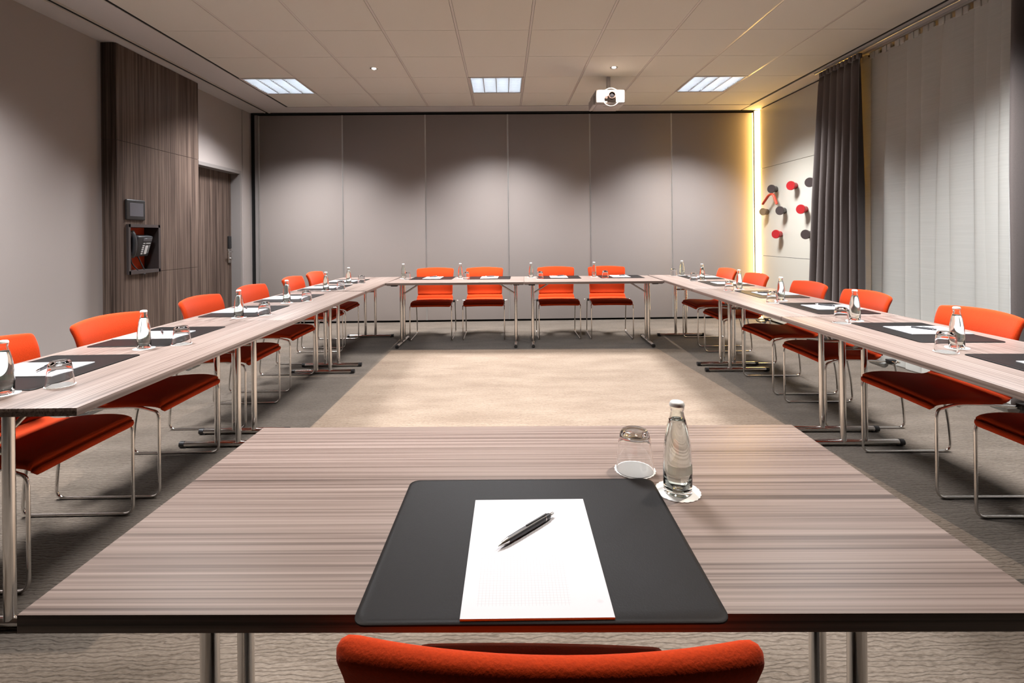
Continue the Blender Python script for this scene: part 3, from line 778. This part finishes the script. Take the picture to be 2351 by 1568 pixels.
def make_bottle():
    t = thing('water_bottle', (0, 0, 0), 0, '', 'bottle', 'small glass water bottles')
    outer = BG; inner = [(max(r-.0022, .003), z) for r, z in BG if z > .004]
    inner[0] = (.0235, .009); inner[-1] = (.0102, .1715)
    prof = [(0, .0035), (.018, .0025), (.023, .0005)]+outer+inner[::-1]+[(.020, .0065), (0, .0085)]
    MB().lathe(prof, 40).build('glass_body', M['bglass'], t, 60)
    wl = .143; wi = [(r-.0001, z) for r, z in inner if z < wl]
    rr = .0136
    MB().lathe([(0, .0087), (.020, .0067)]+[(r, z) for r, z in wi]+[(rr-.0001+.0002, wl-.0003), (rr-.0006, wl), (0, wl-.0004)], 40).build('water', M['water'], t, 60)
    # crown cap with fluted skirt
    n_ = 42
    def cr(r, z, f=0): return [((r+f*(j % 2))*math.cos(2*PI*j/n_), (r+f*(j % 2))*math.sin(2*PI*j/n_), z) for j in range(n_)]
    MB().rings([cr(.0141, .1690, .0009), cr(.0138, .1735, .0005), cr(.0125, .1766), cr(.0100, .1776), cr(.003, .1778)]).build('crown_cap', M['cap'], t, 45)
    def band(z0, z1, a0, a1, nm, mt, off=.0001):
        k = 24; vs = []; fs = []
        def rad(z):
            for (r0, q0), (r1, q1) in zip(BG, BG[1:]):
                if q0 <= z <= q1: return r0+(r1-r0)*(z-q0)/(q1-q0)+off
            return .0279
        for i in range(k+1):
            a = a0+(a1-a0)*i/k
            for z in (z0, z1): r = rad(z); vs.append((r*math.cos(a), r*math.sin(a), z))
        for i in range(k): fs.append((2*i, 2*i+2, 2*i+3, 2*i+1))
        return MB().add(vs, fs).build(nm, M[mt], t, None, False)
    band(.041, .058, -PI*.92, -PI*.10, 'label', 'printg')
    band(.022, .037, -PI*.90, -PI*.62, 'bar_print', 'print')
    # volume mark
    cu_ = bpy.data.curves.new('txt', 'FONT'); cu_.body = '0,25l'; cu_.size = .0092; cu_.align_x = 'CENTER'; cu_.resolution_u = 3
    to = bpy.data.objects.new('txt', cu_); COL.objects.link(to)
    bpy.context.view_layer.update()
    me = bpy.data.meshes.new_from_object(to.evaluated_get(bpy.context.evaluated_depsgraph_get()))
    bpy.data.objects.remove(to)
    for v in me.vertices:
        a = -PI*.46+v.co.x/.0279; z = .0245+v.co.y; v.co = (.02805*math.cos(a), .02805*math.sin(a), z)
    me.materials.clear(); me.materials.append(M['ink']); o = bpy.data.objects.new('volume_mark', me); COL.objects.link(o); o.parent = t
    return t
bottle = make_bottle()
def make_tumbler():
    out_ = [(.0400, 0), (.0402, .001), (.0392, .014), (.0372, .034), (.0350, .054), (.0330, .068), (.0310, .078), (.0270, .0845), (.0210, .0865)]
    inn = [(.0200, .0745), (.0265, .0735), (.0300, .068), (.0330, .054), (.0354, .034), (.0376, .014), (.0388, .0005)]
    return MB().lathe([(0, .0855)]+out_[::-1]+inn[::-1]+[(0, .0760)], 44)
tumbler = make_tumbler().build('drinking_glass', M['tumbler'], None, 50)
protos = {}
def place(proto, key, loc, rz, label, group, cat=None):
    if key not in protos:
        protos[key] = 1; o = proto
        o.location = loc; o.rotation_euler = (0, 0, rz); prop(o, label, cat, group); return o
    return dup(proto, loc, rz, label, group)
def setting(where, mat_c, rz, bot, gl, penat=None, pad_off=(0, 0), pad_rz=0.0, proto=None, lab=None):
    z = TABLE_Z
    c, s = math.cos(rz), math.sin(rz)
    place(proto or deskmat2, 'mat' if proto is None else 'matfg', (mat_c[0], mat_c[1], z+.0002), rz, f'dark leather desk mat {where}', 'dark desk mats on the tables', 'desk mat')
    px, py = mat_c[0]+c*pad_off[0]-s*pad_off[1], mat_c[1]+s*pad_off[0]+c*pad_off[1]
    place(pad_o, 'pad', (px, py, z+.0037), rz+pad_rz, f'white notepad on the desk mat {where}', 'white notepads on the mats', 'notepad')
    if penat: place(pen, 'pen', (penat[0], penat[1], z+.0069), penat[2], f'black pen on the notepad {where}', 'black ballpoint pens')
    for (q, nm) in ((bot, 'bottle'), (gl, 'glass')):
        place(coaster, 'co', (q[0], q[1], z+.0002), random.uniform(0, .5), f'white paper coaster under the {nm} {where}', 'white paper coasters', 'coaster')
    place(bottle, 'bo', (bot[0], bot[1], z+.0014), bot[2] if len(bot) > 2 else rz, f'clear glass water bottle {where}', 'small glass water bottles')
    place(tumbler, 'gl', (gl[0], gl[1], z+.0014), 0, f'upturned drinking glass {where}', 'upturned drinking glasses', 'glass')
setting('on the foreground table', (.048, .842), -.020, (.340, .981, .25), (.279, 1.073), (.0365, .846, math.radians(43)), (-.006, -.041), .006, deskmat)
Lm = [1.965, 2.635, 3.49, 4.20, 5.03, 5.70]
Lb = [(-1.668, 1.678), (-1.684, 2.345), (-1.705, 3.215), (-1.699, 3.905), (-1.70, 4.76), (-1.69, 5.42)]
Lg = [(-1.563, 1.769), (-1.566, 2.431), (-1.588, 3.31), (-1.583, 4.0), (-1.585, 4.84), (-1.566, 5.47)]
Lp = [(-1.806, 1.98, 1.9), (-1.835, 2.69, 2.2), (-1.842, 3.57, 2.1), None, None, None]
for k in range(6):
    setting(f'at the {nm_[k]} seat, left table row', (-1.795, Lm[k]), -PI/2, Lb[k], Lg[k], Lp[k], (-.01, -.045))
Rm = [(2.068, 1.76), (2.108, 2.485), (2.155, 3.295), (2.200, 4.08), (2.225, 4.98), (2.265, 5.72)]
Rb = [(1.977, 2.142), (2.015, 2.827), (2.075, 3.697), (2.128, 4.47), (2.155, 5.38), (2.175, 6.05)]
Rg = [(1.862, 2.068), (1.894, 2.764), (1.950, 3.588), (1.995, 4.38), (2.035, 5.31), (2.050, 5.98)]
Rp = [(2.12, 1.84, -.9), (2.153, 2.524, -.9), (2.200, 3.365, -.9), (2.16, 4.10, -.5), None, None]
for k in range(6):
    setting(f'at the {nm_[k]} seat, right table row', Rm[k], PI/2-.05, Rb[k], Rg[k], Rp[k], (.02, -.045))
Bm = [(-.86, 6.0), (-.178, 5.965), (.650, 5.94), (1.385, 5.93)]
Bb = [(-1.222, 6.03), (-.530, 5.995), (.319, 5.945), (1.079, 5.955)]
Bg = [(-1.142, 5.861), (-.444, 5.828), (.415, 5.775), (1.177, 5.785)]
Bp = [(-.870, 6.10, .55), (-.172, 6.06, .35), (.683, 6.04, .5), (1.43, 6.02, .5)]
for k in range(4):
    setting(f'at the {bn[k]} seat, back table row', Bm[k], PI-.04, Bb[k], Bg[k], Bp[k], (.0, -.02), 0)
